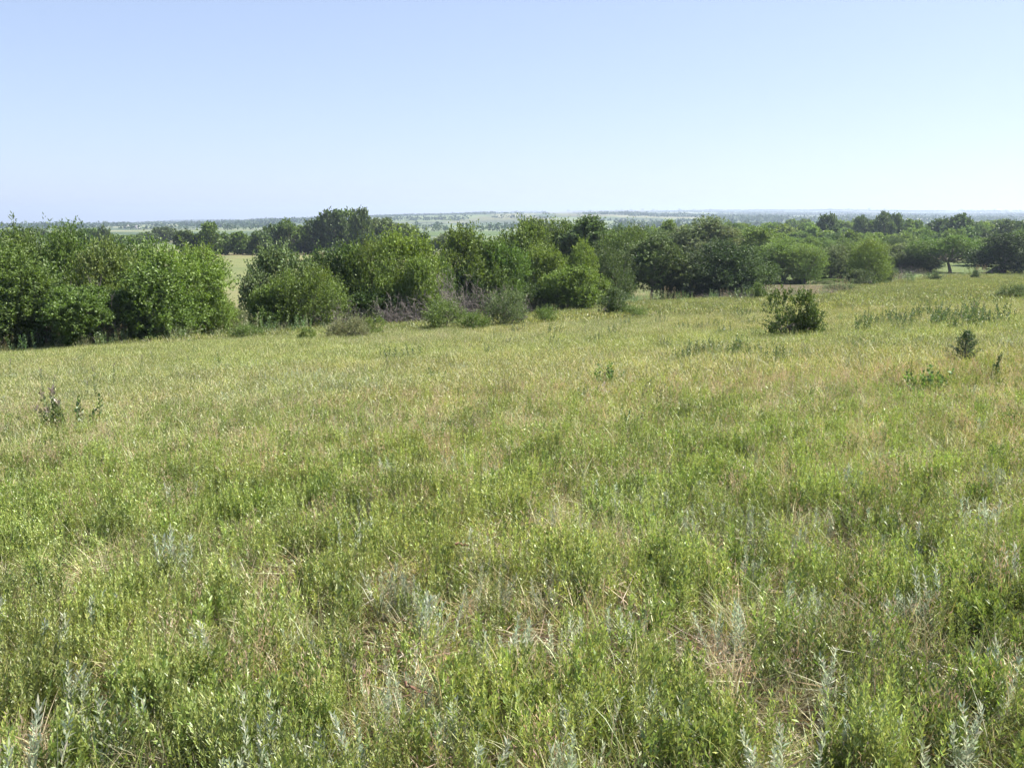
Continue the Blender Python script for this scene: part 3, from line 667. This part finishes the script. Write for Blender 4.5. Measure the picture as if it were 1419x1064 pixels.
for i, (px, py, h) in enumerate([(72, 545, 22), (130, 548, 34), (158, 535, 28), (213, 503, 16), (193, 520, 26), (118, 552, 24), (265, 508, 14), (10, 528, 26)]):
    weed(px, py, W_stalk, hs(px, py, h, 1.0), ['slim green stalk right of the brown headed weed', 'tall slim stalk behind the dark sprawling weed', 'branched slim stalk in the left meadow', 'tiny upright weed near the left clump', 'slim weed below the left clump',
         'short stalk left of the tallest slim one', 'tiny upright weed right of the slim ones', 'slim weed by the left edge'][i])
weed(540, 497, W_dk2, hs(540, 497, 18, .5), 'dull green weed patch in front of the middle hedge'); weed(572, 492, W_dk2, hs(572, 492, 14, .5), 'small weed patch right of the dull green one')
weed(596, 512, W_stalk, hs(596, 512, 16, 1.), 'small upright weed before the centre hedge'); weed(536, 514, W_stalk, hs(536, 514, 16, 1.), 'small upright weed below the dull green patch')
weed(838, 530, W_leafy, hs(838, 530, 26, .6), 'bright broad leaved weed in mid meadow above the grey tuft')
weed(873, 582, W_dark, hs(873, 582, 16, .6), 'low dark green tuft in mid meadow')
weed(1276, 540, W_leafy, hs(1276, 540, 24, .6), 'glossy bright green weed in the right meadow, left of a pair'); weed(1298, 537, W_leafy, hs(1298, 537, 26, .6), 'glossy bright green weed in the right meadow, right of a pair')
weed(1376, 520, W_sap, hs(1376, 520, 26, .9), 'dark narrow weed right of the little juniper')
W_grey = weed_mesh(306, .35, .05, .012, (.33, .30, .27), 14, None, .012, .9, .2)
weed(832, 550, W_grey, hs(832, 550, 16, .35), 'grey dead tuft in mid meadow')
# dark weed patch on the right slope
g = np.random.default_rng(9)
for i in range(46):
    px = 1190 + g.uniform(0, 200); py = 446 + g.normal(0, 5) - (px - 1190) * .02
    weed(px, py, [W_dk2, W_dark, W_stalk][i % 3], hs(px, py, g.uniform(12, 22), [.5, .6, 1.][i % 3]), 'dark green weed in the scrubby patch across the right slope', group='weeds of the scrubby patch on the right slope')
for i in range(26):
    px = 915 + g.uniform(0, 210); py = 487 + g.normal(0, 7)
    weed(px, py, [W_dk2, W_dark, W_stalk][i % 3], hs(px, py, g.uniform(9, 18), [.5, .6, 1.][i % 3]), 'small dark weed in the patch left of the lone bush', group='weeds in the patch left of the lone bush')
for i in range(30):
    px = g.uniform(640, 1060); py = float(np.interp(px, [640, 860, 1060], [462, 443, 432])) + g.uniform(4, 30)
    weed(px, py, [W_dk2, W_stalk][i % 2], hs(px, py, g.uniform(7, 14), [.5, 1.][i % 2]), 'small dark weed scattered along the far meadow below the hedge', group='weeds along the far meadow')
W_edge = weed_mesh(307, .8, .09, .03, (.13, .19, .06), 9, None, .035, .5, .25)
W_edge2 = weed_mesh(308, .9, .07, .012, (.30, .30, .15), 14, (.38, .33, .2), .03, .3, .3)
for i in range(190):
    px = -20 + i * 7.7 + g.uniform(-6, 6); x = at(px, 440, 60)[0] / 60
    Ys = np.arange(40., 260., .4); Y = float(Ys[int(np.argmax(Ys >= edge_y(x * Ys) + .3))])
    o = mobj('weed', W_edge if i % 5 < 3 else W_edge2); Y += g.uniform(-3.0, 1.2); o.location = (x * Y, Y, G(x * Y, Y) - .03); s = g.uniform(.6, 1.6) * (.8 + Y / 200); o.scale = (s * 1.2, s * 1.2, s); o.rotation_euler = (0, 0, g.uniform(0, 6)); v = g.uniform(.7, 1.2); o.color = (v * g.uniform(.8, 1.2), v, v, 1)
    tag(o, 'rank weed along the foot of the hedge at the meadow edge', 'weed', 'rank weeds along the hedge foot')
# juniper
def juniper():
    g = np.random.default_rng(5); tr = Acc(); cr = Acc(); W = np.ones(3)
    tube(tr, [[0, 0, -.1], [0, .01, .5], [.02, 0, 1.15]], [.03, .02, .006], W, 6)
    for i in range(44):
        t = (i + 1) / 45; z = .10 + t * 1.0; az = i * 2.4; L_ = (.52 * (1 - t) + .08) * g.uniform(.55, 1.15)
        if i in (3, 5): L_ = .62
        d = norm(np.array([math.cos(az), math.sin(az), .35 + .5 * t])); q = np.array([0, 0, z * .9]); e = q + d * L_
        tube(tr, [q, e], [.010, .003], W, 3)
        m = int(150 * L_) + 25; tt = g.uniform(.2, 1.05, m)[:, None]; P = q + d * L_ * tt + g.normal(0, .03, (m, 3))
        leaves(cr, P, d + g.normal(0, .6, (m, 3)) + [0, 0, .3], g.uniform(.03, .07, m), .014, g3((.035, .07, .025), .2, m, g), g=g)
    r = empty('juniper', (0, 0, 0)); c = mobj('foliage', cr.mesh('juniper_foliage', M_weed), r); c.color = (1, 1, 1, 1); mobj('trunk', tr.mesh('juniper_trunk', M_bark), r)
    x, y, z = hit(1337, 497); r.location = (x, y, z); r.scale = (38 / F * y + .18,) * 3
    tag(r, 'small dark conical juniper seedling in the meadow at right', 'juniper')
juniper()

# individual sagewort plants that stand out in the foreground
SG = [sage(200 + i).mesh('sagewort_leaves', M_weed) for i in range(4)]
sp = [(235, 785, 70), (165, 1010, 95), (35, 1062, 110), (297, 885, 48), (380, 1000, 70), (440, 1045, 80), (490, 1040, 70), (805, 990, 60), (598, 860, 60), (1360, 715, 50), (665, 1055, 80), (1085, 1050, 90), (1240, 865, 50), (620, 1000, 60),
      (915, 985, 50), (925, 700, 34), (1180, 670, 34), (1090, 820, 45), (1290, 830, 60), (1330, 1020, 80), (1010, 860, 50), (130, 850, 55), (60, 900, 60), (490, 745, 42), (700, 880, 50), (780, 1050, 70), (1200, 1040, 80), (1150, 935, 55), (1390, 940, 60), (1225, 720, 38),
      (350, 1055, 80), (100, 960, 60), (545, 960, 55), (865, 860, 42), (1280, 760, 44), (1400, 800, 60), (1130, 620, 26), (640, 640, 26), (545, 650, 26), (250, 690, 34), (975, 1000, 60), (5, 860, 60)]
for i, (px, py, h) in enumerate(sp):
    reg = ('left' if px < 450 else 'right' if px > 950 else 'middle') + (' bottom corner' if py > 940 and (px < 450 or px > 950) else ' bottom edge' if py > 940 else ' foreground' if py > 760 else ' of the nearer slope')
    weed(px, py, SG[i % 4], hs(px, py, h, .42), f'silvery leaved sagewort sprig standing out in the {reg}', 'sagewort', 'sagewort', f'silvery sagewort sprigs, {reg}')
# two bits of wood on the ground, and the log under the far dark tree
def stick(px, py, lpx, r, label, dz=.12, ang=0.2, mat=None, cat='stick', name='fallen_stick', seed=1):
    g = np.random.default_rng(seed); x, y, z = hit(px, py); d = math.hypot(x, y); L_ = lpx / F * d; a = Acc()
    tt = np.linspace(-.5, .5, 9); pts = np.stack([tt * L_, g.normal(0, .035, 9) * L_, g.normal(0, .03, 9) * L_ + tt * .1 * L_], 1)
    tube(a, pts, r * (1 - .5 * (tt + .5)) * g.uniform(.6, 1.2, 9), np.ones(3), 7)
    for k in (2, 4, 6): e = pts[k] + g.normal(0, .14, 3) * L_; tube(a, [pts[k], (pts[k] + e) / 2 + g.normal(0, .01, 3), e], [r * .5, r * .35, r * .15], np.ones(3), 5)
    o = mobj(name, a.mesh(name, mat, False)); o.location = (x, y, z + dz); o.rotation_euler = (.3, .25, ang); tag(o, label, cat)
M_twig = plain('red_brown_wood', (.20, .11, .07), scale=30)
stick(577, 955, 40, .006, 'reddish brown stick lying in the grass at bottom centre', .20, -.35, M_twig, seed=3)
stick(640, 755, 20, .008, 'short rusty brown piece of wood in the grass at centre', .2, .2, M_twig, seed=4)
x, y, z = at(1378, 380, 150); a = Acc()
for q in range(3): tube(a, [[-1.6 + q * .3, q * .5, -.1], [0, q * .4, .35 + .12 * q], [1.3, q * .3, 1.0 + .1 * q]], [.24, .22, .1], np.ones(3), 8)
o = mobj('fallen_log', a.mesh('fallen_log', M_log, True)); o.location = (x, y, G(x, y) + .15); tag(o, 'pale bleached fallen limbs leaning beside the big dark tree', 'log')

# far farm buildings
def box(a, x0, x1, y0, y1, z0, z1):
    V = np.array([[x, y, z] for z in (z0, z1) for x, y in ((x0, y0), (x1, y0), (x1, y1), (x0, y1))], float)
    a.add(V, np.array([[0, 3, 2, 1], [4, 5, 6, 7], [0, 1, 5, 4], [1, 2, 6, 5], [2, 3, 7, 6], [3, 0, 4, 7]]), np.ones((8, 3)))
def house(px, Y, L_, H_, label, name='farmhouse', cat='house'):
    x = at(px, 312, Y)[0]; r = empty(name, (x, Y, G(x, Y)), .2); a = Acc(); box(a, -L_ / 2, L_ / 2, -4, 4, -1, H_)
    V = np.array([[-L_ / 2, -4, H_], [-L_ / 2, 4, H_], [-L_ / 2, 0, H_ + 2.6], [-L_ / 2, 0, H_ + 2.6], [L_ / 2, -4, H_], [L_ / 2, 4, H_], [L_ / 2, 0, H_ + 2.6], [L_ / 2, 0, H_ + 2.6]], float)
    a.add(V[[0, 1, 2, 4, 5, 6]], np.array([[0, 1, 2, 2], [3, 5, 4, 4]]), np.ones((6, 3)))
    mobj('wall', a.mesh('wall', M_wall), r); b = Acc(); o_ = .5; k = 2.6 / 4
    for s in (-1, 1):
        V = np.array([[-L_ / 2 - o_, s * (4 + o_), H_ - k * o_ + .06], [L_ / 2 + o_, s * (4 + o_), H_ - k * o_ + .06], [L_ / 2 + o_, 0, H_ + 2.66], [-L_ / 2 - o_, 0, H_ + 2.66]])
        V = np.vstack([V, V + [0, 0, .2]]); b.add(V, np.array([[0, 3, 2, 1], [4, 5, 6, 7], [0, 1, 5, 4], [1, 2, 6, 5], [2, 3, 7, 6], [3, 0, 4, 7]]), np.ones((8, 3)))
    mobj('roof', b.mesh('roof', M_roof), r)
    for wx in np.linspace(-L_ * .35, L_ * .35, 3):
        w = Acc(); box(w, wx - .6, wx + .6, -4.06, -3.9, H_ * .35, H_ * .75); mobj('window', w.mesh('window', M_win), r)
    tag(r, label, cat)
house(175, 1420, 6.5, 2.6, 'white farmhouse on the far left ridge, left of two'); house(190, 1430, 5, 2.2, 'smaller white building right of the farmhouse on the far ridge', 'farm_building', 'building')
house(1380, 6000, 46, 12, 'long low building on the skyline at far right', 'farm_building', 'building')

# ------------------------------------------------------------------ air, sky, sun, camera
def haze(density=.00018):
    m, nt, out = new_mat('haze_air'); v = nt.nodes.new('ShaderNodeVolumePrincipled'); v.inputs['Density'].default_value = density
    v.inputs['Color'].default_value = (.66, .79, 1, 1); v.inputs['Anisotropy'].default_value = .3; nt.links.new(v.outputs[0], out.inputs['Volume'])
    a = Acc(); box(a, -9000, 9000, -9000, 9000, -45, 90); me = a.mesh('haze', m); o = mobj('haze', me); tag(o, 'thin pale haze over the plain', 'haze', kind='stuff')
haze()
w = bpy.data.worlds.new('World'); scene.world = w; w.use_nodes = True; nt = w.node_tree
sky = nt.nodes.new('ShaderNodeTexSky'); sky.sky_type = 'NISHITA'; sky.sun_disc = False
SUN_EL, SUN_AZ = R(50), R(72)
sky.sun_elevation = SUN_EL; sky.sun_rotation = SUN_AZ; sky.altitude = 300; sky.air_density = .7; sky.dust_density = 1.0; sky.ozone_density = 3.0
bg = nt.nodes['Background']; bg.inputs['Strength'].default_value = .1
gm = nt.nodes.new('ShaderNodeGamma'); gm.inputs[1].default_value = .5; nt.links.new(sky.outputs[0], gm.inputs[0])      # softens the sky's range from zenith to horizon
mx = nt.nodes.new('ShaderNodeMix'); mx.data_type = 'RGBA'; mx.blend_type = 'MULTIPLY'; mx.inputs[0].default_value = 1; mx.clamp_result = False; mx.inputs[7].default_value = (1.46, 1.50, 1.70, 1)
nt.links.new(gm.outputs[0], mx.inputs[6]); nt.links.new(mx.outputs[2], bg.inputs[0])
s = bpy.data.lights.new('sun', 'SUN'); s.energy = 4.8; s.angle = R(.5); s.color = (1, .94, .84); so = bpy.data.objects.new('sun', s); COL.objects.link(so)
from mathutils import Vector
dv = Vector((math.sin(SUN_AZ) * math.cos(SUN_EL), math.cos(SUN_AZ) * math.cos(SUN_EL), math.sin(SUN_EL))); so.rotation_euler = dv.to_track_quat('Z', 'Y').to_euler()
cam = bpy.data.cameras.new('camera'); co = bpy.data.objects.new('camera', cam); COL.objects.link(co); co.location = (0, 0, EYE); co.rotation_euler = (math.pi / 2 - PITCH, 0, 0)
cam.sensor_width = 36; cam.lens = 36 * F / 1419; cam.clip_start = .05; cam.clip_end = 30000; scene.camera = co
scene.view_settings.view_transform = 'Standard'; scene.view_settings.look = 'None'; scene.view_settings.exposure = 1.42; scene.view_settings.gamma = 1
c = scene.cycles; c.max_bounces = 4; c.diffuse_bounces = 2; c.transmission_bounces = 4; c.glossy_bounces = 1; c.volume_bounces = 0; c.use_adaptive_sampling = True; c.adaptive_threshold = .025
print('trees', n, 'objects', len(scene.objects))
